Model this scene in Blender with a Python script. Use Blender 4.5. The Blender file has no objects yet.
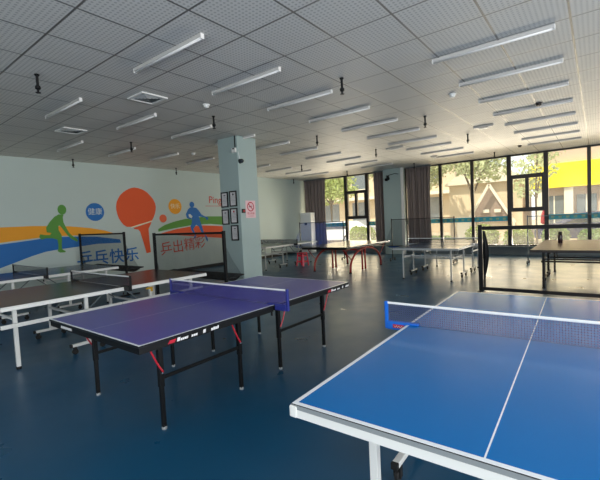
import bpy, bmesh, math, random
from mathutils import Matrix, Vector, noise
random.seed(7)
PI = math.pi
S = bpy.context.scene
COL = S.collection

# ------------------------------------------------------------------ camera
CAM_H = 1.5475
cam_data = bpy.data.cameras.new('camera')
cam_data.sensor_fit = 'HORIZONTAL'
cam_data.sensor_width = 36.0
cam_data.lens = 384.08 * 36.0 / 600.0
cam_data.clip_start = 0.05
cam_data.clip_end = 300
cam = bpy.data.objects.new('camera', cam_data)
COL.objects.link(cam)
fw = Vector((0.78843, 0.61291, -0.05209)).normalized()
rt = Vector((0.61104, -0.79013, -0.04828)).normalized()
up = rt.cross(fw).normalized()
rt = fw.cross(up).normalized()
M3 = Matrix((rt, up, -fw)).transposed()
cam.matrix_world = Matrix.Translation((0, 0, CAM_H)) @ M3.to_4x4()
S.camera = cam

# ------------------------------------------------------------------ world, sun, added fill lamps, exposure
W = bpy.data.worlds.new('world')
S.world = W
W.use_nodes = True
bg = W.node_tree.nodes['Background']
bg.inputs['Color'].default_value = (0.86, 0.93, 1.0, 1)
bg.inputs['Strength'].default_value = 1.0

sun_d = bpy.data.lights.new('sun', 'SUN')
sun_d.energy = 4.2
sun_d.angle = math.radians(1.0)
sun_d.color = (1.0, 0.93, 0.80)
sun = bpy.data.objects.new('sun', sun_d)
COL.objects.link(sun)
sun.rotation_euler = Vector((-0.42, 0.30, 0.86)).to_track_quat('Z', 'Y').to_euler()

def area(name, loc, aim, sx, sy, watts, color):
    d = bpy.data.lights.new(name, 'AREA')
    d.shape = 'RECTANGLE'; d.size = sx; d.size_y = sy
    d.energy = watts; d.color = color
    o = bpy.data.objects.new(name, d)
    COL.objects.link(o)
    o.location = loc
    o.rotation_euler = Vector(aim).to_track_quat('-Z', 'Y').to_euler()
    return o
# added fill lamp just inside the unseen right-hand wall, standing in for daylight
area('fill_right_wall', (0.8, -4.9, 1.9), (0, 1, -0.25), 7.0, 2.4, 330, (0.97, 0.98, 1.0))
# weaker fill lamp added by the unseen rear wall, as if window daylight
area('fill_rear_wall', (-2.9, -1.0, 1.9), (1, 0.15, -0.3), 5.0, 2.4, 80, (0.97, 0.98, 1.0))
# added warm area lamp outside the window wall, boosting the daylight it admits
area('fill_window_wall', (15.6, 4.0, 1.5), (-1, 0, 0.1), 15.0, 2.4, 240, (1.0, 0.80, 0.54))
# added upward area lamp that brightens the ceiling like light off the paving
area('fill_ceiling_bounce', (15.5, 4.0, 0.34), (-0.35, 0, 1), 15.0, 0.8, 820, (1.0, 0.90, 0.77))

vs = S.view_settings
S.display_settings.display_device = 'sRGB'
vs.view_transform = 'Standard'
vs.look = 'None'
vs.exposure = 0.75
vs.gamma = 1.0
vs.use_curve_mapping = False

# ------------------------------------------------------------------ materials
def lin(c):
    return tuple(((v/255.0)/12.92 if v/255.0 <= 0.04045 else ((v/255.0+0.055)/1.055)**2.4) for v in c) + (1.0,)

class N:
    """small node-tree builder"""
    def __init__(s, m):
        s.t = m.node_tree; s.n = s.t.nodes; s.l = s.t.links
    def new(s, t, **k):
        x = s.n.new(t)
        for a, b in k.items(): setattr(x, a, b)
        return x
    def math(s, op, a, b=None, c=None):
        x = s.n.new('ShaderNodeMath'); x.operation = op
        for i, v in enumerate((a, b, c)):
            if v is None: continue
            if hasattr(v, 'is_linked') or hasattr(v, 'links'): s.l.new(v, x.inputs[i])
            else: x.inputs[i].default_value = v
        return x.outputs[0]
    def mix(s, f, a, b):
        x = s.n.new('ShaderNodeMix'); x.data_type = 'RGBA'
        for sock, v in ((x.inputs['Factor'], f), (x.inputs['A'], a), (x.inputs['B'], b)):
            if hasattr(v, 'links'): s.l.new(v, sock)
            else: sock.default_value = v
        x2 = [o for o in x.outputs if o.type == 'RGBA'][0]
        return x2

def socks(x):
    return {i.identifier: i for i in x.inputs}

def mixc(nb, f, a, b):
    x = nb.n.new('ShaderNodeMix'); x.data_type = 'RGBA'
    k = socks(x)
    for sock, v in ((k['Factor_Float'], f), (k['A_Color'], a), (k['B_Color'], b)):
        if hasattr(v, 'links'): nb.l.new(v, sock)
        else: sock.default_value = v
    return {o.identifier: o for o in x.outputs}['Result_Color']

def mat(name, col, rough=0.5, metal=0.0, var=0.08, scale=6.0, bump=0.0, spec=0.5, coat=0.0):
    m = bpy.data.materials.new(name); m.use_nodes = True
    nb = N(m); b = nb.n['Principled BSDF']
    c = lin(col)
    tc = nb.new('ShaderNodeTexCoord')
    nz = nb.new('ShaderNodeTexNoise'); nz.inputs['Scale'].default_value = scale; nz.inputs['Detail'].default_value = 3
    nb.l.new(tc.outputs['Object'], nz.inputs['Vector'])
    lo = tuple(v*(1-var) for v in c[:3])+(1,); hi = tuple(min(1, v*(1+var)) for v in c[:3])+(1,)
    nb.l.new(mixc(nb, nz.outputs['Fac'], lo, hi), b.inputs['Base Color'])
    b.inputs['Roughness'].default_value = rough
    b.inputs['Metallic'].default_value = metal
    b.inputs['Specular IOR Level'].default_value = spec
    if coat: b.inputs['Coat Weight'].default_value = coat
    if bump:
        bp = nb.new('ShaderNodeBump'); bp.inputs['Strength'].default_value = bump; bp.inputs['Distance'].default_value = 0.01
        nb.l.new(nz.outputs['Fac'], bp.inputs['Height']); nb.l.new(bp.outputs[0], b.inputs['Normal'])
    return m

def top_mat(name, col, rough=0.3, edge=0.02, centre=0.0018, line=(225, 230, 235), spec=0.5, side=(22, 22, 26)):
    """playing surface: white edge lines and a thin white centre line, measured from the middle of the table"""
    m = mat(name, col, rough, var=0.05, scale=3, spec=spec)
    nb = N(m); b = nb.n['Principled BSDF']
    src = b.inputs['Base Color'].links[0].from_socket
    tc = nb.new('ShaderNodeTexCoord'); sp = nb.new('ShaderNodeSeparateXYZ'); nb.l.new(tc.outputs['Object'], sp.inputs[0])
    ax = nb.math('ABSOLUTE', sp.outputs['X']); ay = nb.math('ABSOLUTE', sp.outputs['Y'])
    f = nb.math('MAXIMUM', nb.math('GREATER_THAN', ax, 1.37-edge), nb.math('GREATER_THAN', ay, 0.7625-edge))
    f = nb.math('MAXIMUM', f, nb.math('LESS_THAN', ay, centre))
    sn = nb.new('ShaderNodeSeparateXYZ'); nb.l.new(tc.outputs['Normal'], sn.inputs[0])
    onside = nb.math('LESS_THAN', sn.outputs['Z'], 0.3)
    nb.l.new(mixc(nb, onside, mixc(nb, f, src, lin(line)), lin(side)), b.inputs['Base Color'])
    return m

def net_mat(name, col, density):
    """fine knotted netting seen from far: part thread, part gap"""
    m = bpy.data.materials.new(name); m.use_nodes = True
    nb = N(m); b = nb.n['Principled BSDF']; out = nb.n['Material Output']
    b.inputs['Base Color'].default_value = lin(col); b.inputs['Roughness'].default_value = 0.8
    tr = nb.new('ShaderNodeBsdfTransparent'); mx = nb.new('ShaderNodeMixShader')
    tc = nb.new('ShaderNodeTexCoord'); nz = nb.new('ShaderNodeTexNoise'); nz.inputs['Scale'].default_value = 5
    nb.l.new(tc.outputs['Object'], nz.inputs['Vector'])
    d = nb.math('MULTIPLY_ADD', nz.outputs['Fac'], 0.3*density, density*0.85)
    nb.l.new(d, mx.inputs[0]); nb.l.new(tr.outputs[0], mx.inputs[1]); nb.l.new(b.outputs[0], mx.inputs[2])
    nb.l.new(mx.outputs[0], out.inputs['Surface'])
    return m

def glass_mat(name):
    m = bpy.data.materials.new(name); m.use_nodes = True
    nb = N(m); out = nb.n['Material Output']; nb.n.remove(nb.n['Principled BSDF'])
    tr = nb.new('ShaderNodeBsdfTransparent'); tr.inputs['Color'].default_value = (0.97, 0.98, 0.96, 1)
    gl = nb.new('ShaderNodeBsdfGlossy'); gl.inputs['Roughness'].default_value = 0.02
    fr = nb.new('ShaderNodeFresnel'); fr.inputs['IOR'].default_value = 1.25
    df = nb.new('ShaderNodeBsdfDiffuse'); df.inputs['Color'].default_value = (0.9, 0.86, 0.76, 1)
    tl = nb.new('ShaderNodeBsdfTranslucent'); tl.inputs['Color'].default_value = (0.9, 0.86, 0.76, 1)
    dd = nb.new('ShaderNodeAddShader'); nb.l.new(df.outputs[0], dd.inputs[0]); nb.l.new(tl.outputs[0], dd.inputs[1])
    tc = nb.new('ShaderNodeTexCoord'); nz = nb.new('ShaderNodeTexNoise'); nz.inputs['Scale'].default_value = 1.0
    nb.l.new(tc.outputs['Object'], nz.inputs['Vector'])
    haze = nb.math('MULTIPLY', nz.outputs['Fac'], 0.035)      # pale haze mixed into the panes, washing out the view
    m1 = nb.new('ShaderNodeMixShader'); nb.l.new(haze, m1.inputs[0]); nb.l.new(tr.outputs[0], m1.inputs[1]); nb.l.new(dd.outputs[0], m1.inputs[2])
    m2 = nb.new('ShaderNodeMixShader'); nb.l.new(fr.outputs[0], m2.inputs[0]); nb.l.new(m1.outputs[0], m2.inputs[1]); nb.l.new(gl.outputs[0], m2.inputs[2])
    nb.l.new(m2.outputs[0], out.inputs['Surface'])
    return m

def ceiling_mat():
    m = bpy.data.materials.new('perforated metal ceiling tiles'); m.use_nodes = True
    nb = N(m); b = nb.n['Principled BSDF']
    tc = nb.new('ShaderNodeTexCoord'); sp = nb.new('ShaderNodeSeparateXYZ'); nb.l.new(tc.outputs['Object'], sp.inputs[0])
    P = 0.645
    def cell(s, off, p):
        return nb.math('ABSOLUTE', nb.math('SUBTRACT', nb.math('FRACT', nb.math('DIVIDE', nb.math('SUBTRACT', s, off), p)), 0.5))
    gx = cell(sp.outputs['X'], 2.165, P); gy = cell(sp.outputs['Y'], 1.49, P)     # 0.5 on a joint
    line = nb.math('GREATER_THAN', nb.math('MAXIMUM', gx, gy), 0.5 - 0.010/P)
    # perforations: rows of small round holes
    q = 0.043
    hx = cell(sp.outputs['X'], 0.0, q); hy = cell(sp.outputs['Y'], 0.0, q)
    r2 = nb.math('ADD', nb.math('MULTIPLY', hx, hx), nb.math('MULTIPLY', hy, hy))
    hole = nb.math('LESS_THAN', r2, 0.075)
    nz = nb.new('ShaderNodeTexNoise'); nz.inputs['Scale'].default_value = 0.8; nb.l.new(tc.outputs['Object'], nz.inputs['Vector'])
    base = mixc(nb, nz.outputs['Fac'], lin((214, 211, 204)), lin((228, 225, 218)))
    withh = mixc(nb, nb.math('MULTIPLY', hole, 0.4), base, lin((120, 118, 114)))
    nb.l.new(mixc(nb, line, withh, lin((150, 147, 142))), b.inputs['Base Color'])
    nb.l.new(nb.math('MULTIPLY', line, 0.7), b.inputs['Metallic'])
    b.inputs['Roughness'].default_value = 0.5
    b.inputs['Specular IOR Level'].default_value = 0.12
    return m

def floor_mat():
    m = mat('dark blue sports vinyl', (20, 74, 106), 0.24, var=0.18, scale=0.9)
    nb = N(m); b = nb.n['Principled BSDF']
    tc = nb.new('ShaderNodeTexCoord'); nz = nb.new('ShaderNodeTexNoise'); nz.inputs['Scale'].default_value = 2.2; nz.inputs['Detail'].default_value = 6
    nb.l.new(tc.outputs['Object'], nz.inputs['Vector'])
    nb.l.new(nb.math('MULTIPLY_ADD', nz.outputs['Fac'], 0.26, 0.19), b.inputs['Roughness'])
    n2 = nb.new('ShaderNodeTexNoise'); n2.inputs['Scale'].default_value = 90
    nb.l.new(tc.outputs['Object'], n2.inputs['Vector'])
    bp = nb.new('ShaderNodeBump'); bp.inputs['Strength'].default_value = 0.05; bp.inputs['Distance'].default_value = 0.002
    nb.l.new(n2.outputs['Fac'], bp.inputs['Height']); nb.l.new(bp.outputs[0], b.inputs['Normal'])
    return m

def leaf_mat(name, c1, c2):
    m = bpy.data.materials.new(name); m.use_nodes = True
    nb = N(m); b = nb.n['Principled BSDF']
    tc = nb.new('ShaderNodeTexCoord'); nz = nb.new('ShaderNodeTexNoise'); nz.inputs['Scale'].default_value = 4
    nb.l.new(tc.outputs['Object'], nz.inputs['Vector'])
    nb.l.new(mixc(nb, nz.outputs['Fac'], lin(c1), lin(c2)), b.inputs['Base Color'])
    b.inputs['Roughness'].default_value = 0.6
    tl = nb.new('ShaderNodeBsdfTranslucent'); tl.inputs['Color'].default_value = lin(c2)
    mx = nb.new('ShaderNodeMixShader'); mx.inputs[0].default_value = 0.35
    nb.l.new(b.outputs[0], mx.inputs[1]); nb.l.new(tl.outputs[0], mx.inputs[2])
    nb.l.new(mx.outputs[0], nb.n['Material Output'].inputs['Surface'])
    return m

MT = dict(
    floor=floor_mat(), ceiling=ceiling_mat(), glass=glass_mat('hazed window glass'),
    wall=mat('pale grey green wall paint', (186, 200, 196), 0.6, var=0.03, scale=1.5),
    teal=mat('pale teal pillar paint', (160, 178, 176), 0.55, var=0.03, scale=1.5),
    sill=mat('grey sill paint', (98, 108, 112), 0.45, var=0.06),
    frame=mat('dark brown window aluminium', (38, 33, 31), 0.4, var=0.08),
    skirting=mat('black skirting', (24, 24, 25), 0.4),
    white=mat('white painted steel', (222, 222, 218), 0.35, var=0.03),
    whiteplastic=mat('white plastic', (226, 226, 222), 0.35, var=0.02),
    greyband=mat('grey board edge', (132, 138, 140), 0.45, var=0.05),
    black=mat('black painted steel', (10, 11, 13), 0.5, var=0.1, spec=0.3),
    blackcloth=mat('black pouch cloth', (16, 17, 19), 0.8),
    greysteel=mat('pale grey painted steel', (168, 172, 172), 0.4, var=0.03),
    rubber=mat('black rubber', (14, 14, 15), 0.7),
    chrome=mat('bright metal', (190, 192, 195), 0.25, metal=0.9),
    red=mat('red steel strap', (176, 26, 48), 0.4),
    archred=mat('dark red painted steel', (148, 34, 28), 0.35),
    yellow=mat('yellow plastic', (206, 160, 30), 0.45),
    bluepl=mat('bright blue plastic', (14, 100, 200), 0.35),
    navypl=mat('navy plastic', (36, 44, 120), 0.4),
    purple=top_mat('purple table surface', (76, 74, 152), 0.28, spec=0.4, edge=0.018),
    blue=top_mat('blue table surface', (0, 102, 172), 0.15, spec=0.45, edge=0.022, centre=0.003),
    navytop=top_mat('dark navy table surface', (22, 26, 40), 0.24, spec=0.2, line=(60, 64, 72), centre=0.001, side=(214, 214, 210)),
    greentop=top_mat('dark green table surface', (34, 52, 56), 0.2, spec=0.3, line=(70, 80, 78), centre=0.001, side=(214, 214, 210)),
    blacktop=top_mat('dark grey table surface', (44, 54, 58), 0.2, line=(120, 126, 124), centre=0.001),
    steeltop=top_mat('slate blue table surface', (46, 74, 108), 0.2, line=(190, 198, 204), centre=0.0015, side=(150, 156, 158)),
    paletop=top_mat('pale grey green table surface', (150, 164, 158), 0.3, line=(216, 220, 214), side=(206, 208, 204)),
    browntop=top_mat('brown table surface', (92, 58, 46), 0.42, line=(104, 70, 58), spec=0.3),
    brownedge=mat('dark board edge', (40, 30, 28), 0.4),
    thread=mat('dark blue net thread', (66, 74, 128), 0.8),
    purplenet=net_mat('violet netting', (58, 54, 128), 0.5),
    darknet=net_mat('dark netting', (30, 34, 50), 0.32),
    palenet=net_mat('grey netting', (120, 128, 128), 0.6),
    blacknet=net_mat('black catch netting', (30, 34, 36), 0.36),
    bluenet=net_mat('blue catch netting', (52, 110, 214), 0.34),
    greynet=net_mat('grey catch netting', (40, 48, 56), 0.30),
    faintnet=net_mat('fine catch netting', (30, 30, 32), 0.10),
    tape=mat('white net tape', (226, 228, 228), 0.7, var=0.02),
    curtain=mat('grey brown curtain cloth', (130, 118, 114), 0.85, var=0.1, scale=3),
    paper=mat('certificate paper', (206, 204, 206), 0.6, var=0.05, scale=12),
    signpink=mat('pale pink sign board', (222, 186, 192), 0.5, var=0.03),
    signred=mat('sign red', (178, 24, 52), 0.5),
    ink=mat('dark ink', (40, 40, 44), 0.6),
    sticker=mat('white lettering', (214, 214, 214), 0.5),
    acwhite=mat('white air conditioner plastic', (232, 234, 234), 0.35, var=0.02),
    stool=mat('red plastic', (214, 24, 60), 0.35, var=0.05),
    thermos=mat('dark maroon thermos steel', (44, 18, 20), 0.25, var=0.1),
    lamp=mat('white lamp housing', (232, 230, 226), 0.4, var=0.02),
    lampbody=mat('grey lamp body', (196, 193, 188), 0.45, var=0.02),
    p_orange=mat('mural orange', (224, 84, 34), 0.6, var=0.04, scale=2),
    p_amber=mat('mural amber', (236, 158, 22), 0.6, var=0.04, scale=2),
    p_blue=mat('mural blue', (16, 104, 178), 0.6, var=0.04, scale=2),
    p_green=mat('mural green', (84, 146, 56), 0.6, var=0.04, scale=2),
    p_cream=mat('mural cream', (240, 226, 190), 0.6, var=0.03),
    p_pale=mat('mural pale', (206, 216, 212), 0.6, var=0.03),
    p_ball=mat('mural ball orange', (226, 100, 60), 0.6, var=0.03),
    p_text=mat('mural red lettering', (206, 66, 44), 0.6, var=0.03),
    stripe=mat('teal window stripe', (60, 166, 186), 0.5, var=0.05),
    stripedot=mat('yellow stripe mark', (150, 190, 160), 0.5),
    paving=mat('pale sunlit paving', (172, 156, 128), 0.8, var=0.08, scale=0.6),
    soil=mat('planting soil', (86, 74, 58), 0.9, var=0.2, scale=3),
    beige=mat('beige render', (200, 180, 150), 0.8, var=0.05, scale=0.7),
    pinkish=mat('pinkish stone', (184, 160, 142), 0.8, var=0.06, scale=0.7),
    tentwhite=mat('white canvas', (214, 204, 184), 0.8, var=0.03),
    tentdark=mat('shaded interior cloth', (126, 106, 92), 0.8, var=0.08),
    extwin=mat('exterior dark window', (96, 104, 108), 0.2),
    bannery=mat('yellow banner', (250, 224, 8), 0.6, var=0.05, scale=0.8),
    carwhite=mat('white car paint', (226, 228, 230), 0.25, var=0.02),
    carsilver=mat('silver car paint', (168, 174, 180), 0.25, var=0.02),
    carblue=mat('dark blue car paint', (28, 46, 92), 0.25, var=0.03),
    carglass=mat('car glass', (40, 48, 54), 0.1),
    redcloth=mat('red cloth', (222, 50, 66), 0.7),
    bark=mat('bark', (92, 78, 62), 0.9, var=0.2, scale=8),
    leafA=leaf_mat('sunlit leaves', (132, 150, 70), (188, 196, 122)),
    leafD=leaf_mat('sunlit shrub leaves', (84, 112, 18), (140, 160, 42)),
    leafB=leaf_mat('grey green leaves', (140, 150, 110), (192, 196, 152)),
    leafC=leaf_mat('deep green leaves', (60, 104, 44), (128, 160, 76)),
)

# ------------------------------------------------------------------ mesh helpers
class MB:
    def __init__(s): s.bm = bmesh.new()
    def box(s, x0, x1, y0, y1, z0, z1, bev=0.0, M=None):
        if x0 > x1: x0, x1 = x1, x0
        if y0 > y1: y0, y1 = y1, y0
        if z0 > z1: z0, z1 = z1, z0
        b = bmesh.new()
        bmesh.ops.create_cube(b, size=1.0, matrix=Matrix.Translation(((x0+x1)/2, (y0+y1)/2, (z0+z1)/2)) @ Matrix.Diagonal((x1-x0, y1-y0, z1-z0, 1)))
        if bev: bmesh.ops.bevel(b, geom=list(b.edges), offset=min(bev, 0.45*min(x1-x0, y1-y0, z1-z0)), segments=2, affect='EDGES', profile=0.6)
        return s._add(b, M)
    def _add(s, b, M=None):
        if M is not None: bmesh.ops.transform(b, matrix=M, verts=b.verts)
        me = bpy.data.meshes.new('tmp'); b.to_mesh(me); b.free(); s.bm.from_mesh(me); bpy.data.meshes.remove(me)
        return s
    def beam(s, a, b_, w, h, bev=0.0):
        """rectangular bar from a to b_"""
        a = Vector(a); b_ = Vector(b_); d = b_-a
        M = Matrix.Translation(a) @ d.to_track_quat('X', 'Z').to_matrix().to_4x4()
        return s.box(0, d.length, -w/2, w/2, -h/2, h/2, bev, M)
    def tube(s, pts, r, seg=8, closed=False):
        pts = [Vector(p) for p in pts]
        rings = []
        n = len(pts)
        for i, p in enumerate(pts):
            t = (pts[min(i+1, n-1)]-pts[max(i-1, 0)]).normalized()
            q = t.to_track_quat('Z', 'Y')
            rr = r[i] if isinstance(r, (list, tuple)) else r
            rings.append([s.bm.verts.new(p + q @ Vector((rr*math.cos(2*PI*k/seg), rr*math.sin(2*PI*k/seg), 0))) for k in range(seg)])
        for a, b in zip(rings, rings[1:]):
            for k in range(seg):
                s.bm.faces.new((a[k], a[(k+1) % seg], b[(k+1) % seg], b[k]))
        s.bm.faces.new(rings[0][::-1]); s.bm.faces.new(rings[-1])
        return s
    def lathe(s, prof, c=(0, 0, 0), seg=20, M=None):
        b = bmesh.new(); rings = []
        for r, z in prof:
            rings.append([b.verts.new((c[0]+r*math.cos(2*PI*k/seg), c[1]+r*math.sin(2*PI*k/seg), c[2]+z)) for k in range(seg)])
        for a, d in zip(rings, rings[1:]):
            for k in range(seg): b.faces.new((a[k], a[(k+1) % seg], d[(k+1) % seg], d[k]))
        b.faces.new(rings[0][::-1]); b.faces.new(rings[-1])
        return s._add(b, M)
    def prism(s, pts, depth, M=None):
        """polygon in local XY extruded by depth along +Z"""
        b = bmesh.new()
        f = b.faces.new([b.verts.new((x, y, 0)) for x, y in pts])
        r = bmesh.ops.extrude_face_region(b, geom=[f])
        bmesh.ops.translate(b, vec=(0, 0, depth), verts=[v for v in r['geom'] if isinstance(v, bmesh.types.BMVert)])
        bmesh.ops.recalc_face_normals(b, faces=b.faces)
        return s._add(b, M)
    def grid(s, fn, nu, nv):
        vs_ = [[s.bm.verts.new(fn(i/nu, j/nv)) for j in range(nv+1)] for i in range(nu+1)]
        for i in range(nu):
            for j in range(nv):
                s.bm.faces.new((vs_[i][j], vs_[i+1][j], vs_[i+1][j+1], vs_[i][j+1]))
        return s
    def build(s, name, m, parent=None, smooth=False, loc=None):
        me = bpy.data.meshes.new(name)
        bmesh.ops.recalc_face_normals(s.bm, faces=s.bm.faces)
        s.bm.to_mesh(me); s.bm.free()
        me.materials.append(m)
        if smooth:
            for p in me.polygons: p.use_smooth = True
        o = bpy.data.objects.new(name, me); COL.objects.link(o)
        if parent is not None: o.parent = parent
        if loc is not None: o.location = loc
        return o

def tag(o, label=None, cat=None, group=None, kind=None):
    if label: o['label'] = label
    if cat: o['category'] = cat
    if group: o['group'] = group
    if kind: o['kind'] = kind
    return o

def empty(name, loc=(0, 0, 0), rz=0.0):
    o = bpy.data.objects.new(name, None); COL.objects.link(o)
    o.empty_display_size = 0.2
    o.location = loc; o.rotation_euler = (0, 0, rz)
    return o

def copy_tree(o, parent=None):
    c = o.copy(); COL.objects.link(c)
    if parent is not None: c.parent = parent
    for ch in list(o.children): copy_tree(ch, c)
    return c

def text_mesh(name, body, size, m, parent, M, depth=0.002, shear=0.0, align='CENTER', bold=0.0):
    cu = bpy.data.curves.new(name, 'FONT'); cu.body = body; cu.size = size
    cu.extrude = depth; cu.offset = bold; cu.shear = shear; cu.align_x = align; cu.align_y = 'CENTER'
    t = bpy.data.objects.new(name, cu); COL.objects.link(t)
    bpy.context.view_layer.update()
    me = bpy.data.meshes.new_from_object(t.evaluated_get(bpy.context.evaluated_depsgraph_get()))
    bpy.data.objects.remove(t); bpy.data.curves.remove(cu)
    me.transform(M)
    me.materials.clear(); me.materials.append(m)
    o = bpy.data.objects.new(name, me); COL.objects.link(o)
    if parent is not None: o.parent = parent
    return o
TEXT_NEG_Y = Matrix.Rotation(PI/2, 4, 'X')          # text read by someone looking towards +Y
TEXT_NEG_X = Matrix.Rotation(-PI/2, 4, 'Z') @ Matrix.Rotation(PI/2, 4, 'X')   # read by someone looking towards +X

# ------------------------------------------------------------------ the room
CEIL, WX, MY = 3.4, 14.8, 11.1
X0, Y0 = -3.0, -5.0
def struct(name, mb, m, parent=None):
    o = mb.build(name, m, parent)
    if parent is None: o['kind'] = 'structure'
    return o
struct('floor', MB().box(X0, WX, Y0, MY, -0.12, 0), MT['floor'])
struct('ceiling', MB().box(X0, WX+0.3, Y0, MY+0.3, CEIL, CEIL+0.25), MT['ceiling'])
wall_left = struct('wall_left', MB().box(X0, WX+0.2, MY, MY+0.2, 0, CEIL), MT['wall'])
struct('baseboard_left', MB().box(X0, WX, MY-0.015, MY, 0, 0.11, 0.004), MT['skirting'])
# rear and right walls, each with a row of openings added to let light in (both outside the photograph)
def holed_wall(name, along, pos, thick, a0, a1, holes, z0=0.9, z1=3.0):
    mb = MB()
    def bx(p, q, za, zb):
        if along == 'x': mb.box(p, q, pos-thick, pos, za, zb)
        else: mb.box(pos-thick, pos, p, q, za, zb)
    bx(a0, a1, 0, z0); bx(a0, a1, z1, CEIL)
    e = a0
    for p, q in holes: bx(e, p, z0, z1); e = q
    bx(e, a1, z0, z1)
    return struct(name, mb, MT['wall'])
holed_wall('wall_right', 'x', Y0, 0.2, X0, WX+0.2, [(-1+3*k, 1.4+3*k) for k in range(5)])
holed_wall('wall_rear', 'y', X0, 0.2, Y0, MY, [(-3.6+3*k, -1.2+3*k) for k in range(4)])

# window wall: low sill, wall pillars, aluminium frames from sill to ceiling
struct('wall_back', MB().box(WX, WX+0.2, Y0, MY, -0.1, 0.27).box(WX, WX+0.2, Y0, -2.3, 0.27, CEIL), MT['sill'])
struct('trim_1', MB().box(WX-0.13, WX+0.02, Y0, MY, 0.27, 0.31, 0.006), MT['sill'])
PILLARS = [(6.08, 6.83), (-2.3, -1.55)]
for i, (a, b) in enumerate(PILLARS):
    struct('pillar_wall_%s' % ('middle', 'end')[i], MB().box(WX-0.38, WX+0.2, a, b, 0, CEIL), MT['teal'])
struct('trim_2', MB().box(WX-0.42, WX-0.36, 5.965, 6.078, 0.0, CEIL-0.001, 0.004), MT['white'])
BAYS = [(11.1, 10.08, 0), (10.08, 8.87, 0), (8.87, 7.79, 1), (7.79, 6.83, 0), (6.08, 4.70, 0), (4.70, 3.57, 0),
        (3.57, 2.40, 0), (2.40, 1.306, 1), (1.306, 0.2, 0), (0.2, -0.9, 0), (-0.9, -1.55, 0)]
for k, (ya, yb, op) in enumerate(BAYS):
    w = empty('window_%d' % (k+1), (WX, (ya+yb)/2, 0)); w['kind'] = 'structure'
    h = (ya-yb)/2; x0, x1 = 0.03, 0.15
    f = MB()
    t = 0.075 if op else 0.05
    f.box(x0, x1, -h, -h+t, 0.31, CEIL); f.box(x0, x1, h-t, h, 0.31, CEIL)
    f.box(x0, x1, -h+t, h-t, 0.27, 0.35); f.box(x0, x1, -h+t, h-t, CEIL-0.05, CEIL)
    if op:
        f.box(x0-0.01, x1, -h+t, h-t, 2.63, 2.71); f.box(x0-0.01, x1, -h+t, h-t, 1.47, 1.55)
    f.build('frame', MT['frame'], w)
    if op:                                             # the pair of opening casements
        for s_ in (-1, 1):
            c = MB(); a, b = (-h+t, 0.0) if s_ < 0 else (0.0, h-t); q = 0.055
            c.box(x0-0.02, x1-0.03, a, a+q, 1.55, 2.63); c.box(x0-0.02, x1-0.03, b-q, b, 1.55, 2.63)
            c.box(x0-0.02, x1-0.03, a+q, b-q, 1.55, 1.55+q); c.box(x0-0.02, x1-0.03, a+q, b-q, 2.63-q, 2.63)
            sash = c.build('casement', MT['frame'], w)
            MB().box(0.085, 0.091, a+q, b-q, 1.55+q, 2.63-q).build('pane', MT['glass'], sash)
            if s_ < 0: MB().box(-0.012, 0.0, b-q+0.02, b-q+0.036, 1.98, 2.12, 0.003).build('handle', MT['black'], sash)
        MB().box(0.085, 0.091, -h+t, h-t, 0.35, 1.47).build('pane', MT['glass'], w)
        MB().box(0.085, 0.091, -h+t, h-t, 2.71, CEIL-0.05).build('pane', MT['glass'], w)
    else:
        MB().box(0.085, 0.091, -h+t, h-t, 0.35, CEIL-0.05).build('pane', MT['glass'], w)
        st = MB().box(0.079, 0.083, -h+t, h-t, 1.17, 1.335).build('safety_stripe', MT['stripe'], w)
        d = MB(); n = 5
        for j in range(n):
            yy = -h+t+(j+0.5)*(2*h-2*t)/n
            d.box(0.075, 0.0785, yy-0.045, yy+0.045, 1.215, 1.29)
        d.build('stripe_mark', MT['stripedot'], st)

# free-standing square column
PX0, PX1, PY0, PY1 = 5.74, 6.31, 6.03, 6.64
struct('pillar_centre', MB().box(PX0, PX1, PY0, PY1, 0, CEIL, 0.008), MT['teal'])

# ------------------------------------------------------------------ the painted mural on wall_left
BOY = [(4.096, 1.997), (3.982, 1.93), (3.865, 1.796), (3.78, 1.663), (3.786, 1.544), (3.891, 1.521), (3.857, 1.472), (3.737, 1.479), (3.635, 1.502), (3.61, 1.436), (3.654, 1.366), (3.76, 1.393), (3.911, 1.382), (4.017, 1.341), (4.029, 1.218), (4.021, 1.097), (3.995, 1.047), (4.054, 0.999), (4.181, 0.994), (4.193, 1.021), (4.108, 1.089), (4.111, 1.211), (4.128, 1.35), (4.123, 1.456), (4.065, 1.581), (4.064, 1.696), (4.097, 1.708), (4.163, 1.611), (4.248, 1.466), (4.353, 1.335), (4.48, 1.254), (4.522, 1.28), (4.471, 1.355), (4.376, 1.422), (4.301, 1.516), (4.232, 1.678), (4.191, 1.785), (4.186, 1.925), (4.212, 1.984)]
MAN = [(8.198, 2.162), (8.1, 2.084), (8.007, 1.926), (8.036, 1.812), (8.167, 1.749), (8.251, 1.76), (8.222, 1.6), (8.166, 1.51), (8.194, 1.371), (8.32, 1.201), (8.285, 1.111), (8.215, 1.069), (8.236, 1.044), (8.341, 1.107), (8.374, 1.175), (8.28, 1.413), (8.403, 1.556), (8.512, 1.495), (8.611, 1.278), (8.75, 1.175), (8.796, 1.005), (8.85, 0.929), (8.885, 0.999), (8.835, 1.122), (8.724, 1.224), (8.656, 1.489), (8.584, 1.681), (8.539, 1.846), (8.681, 1.82), (8.826, 1.792), (8.878, 1.695), (8.954, 1.741), (8.929, 1.814), (8.8, 1.841), (8.66, 1.915), (8.528, 2.081), (8.448, 2.142), (8.337, 2.161)]
MANGAP = [(8.109, 1.915), (8.181, 1.937), (8.274, 1.852), (8.225, 1.784), (8.13, 1.833)]
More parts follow.
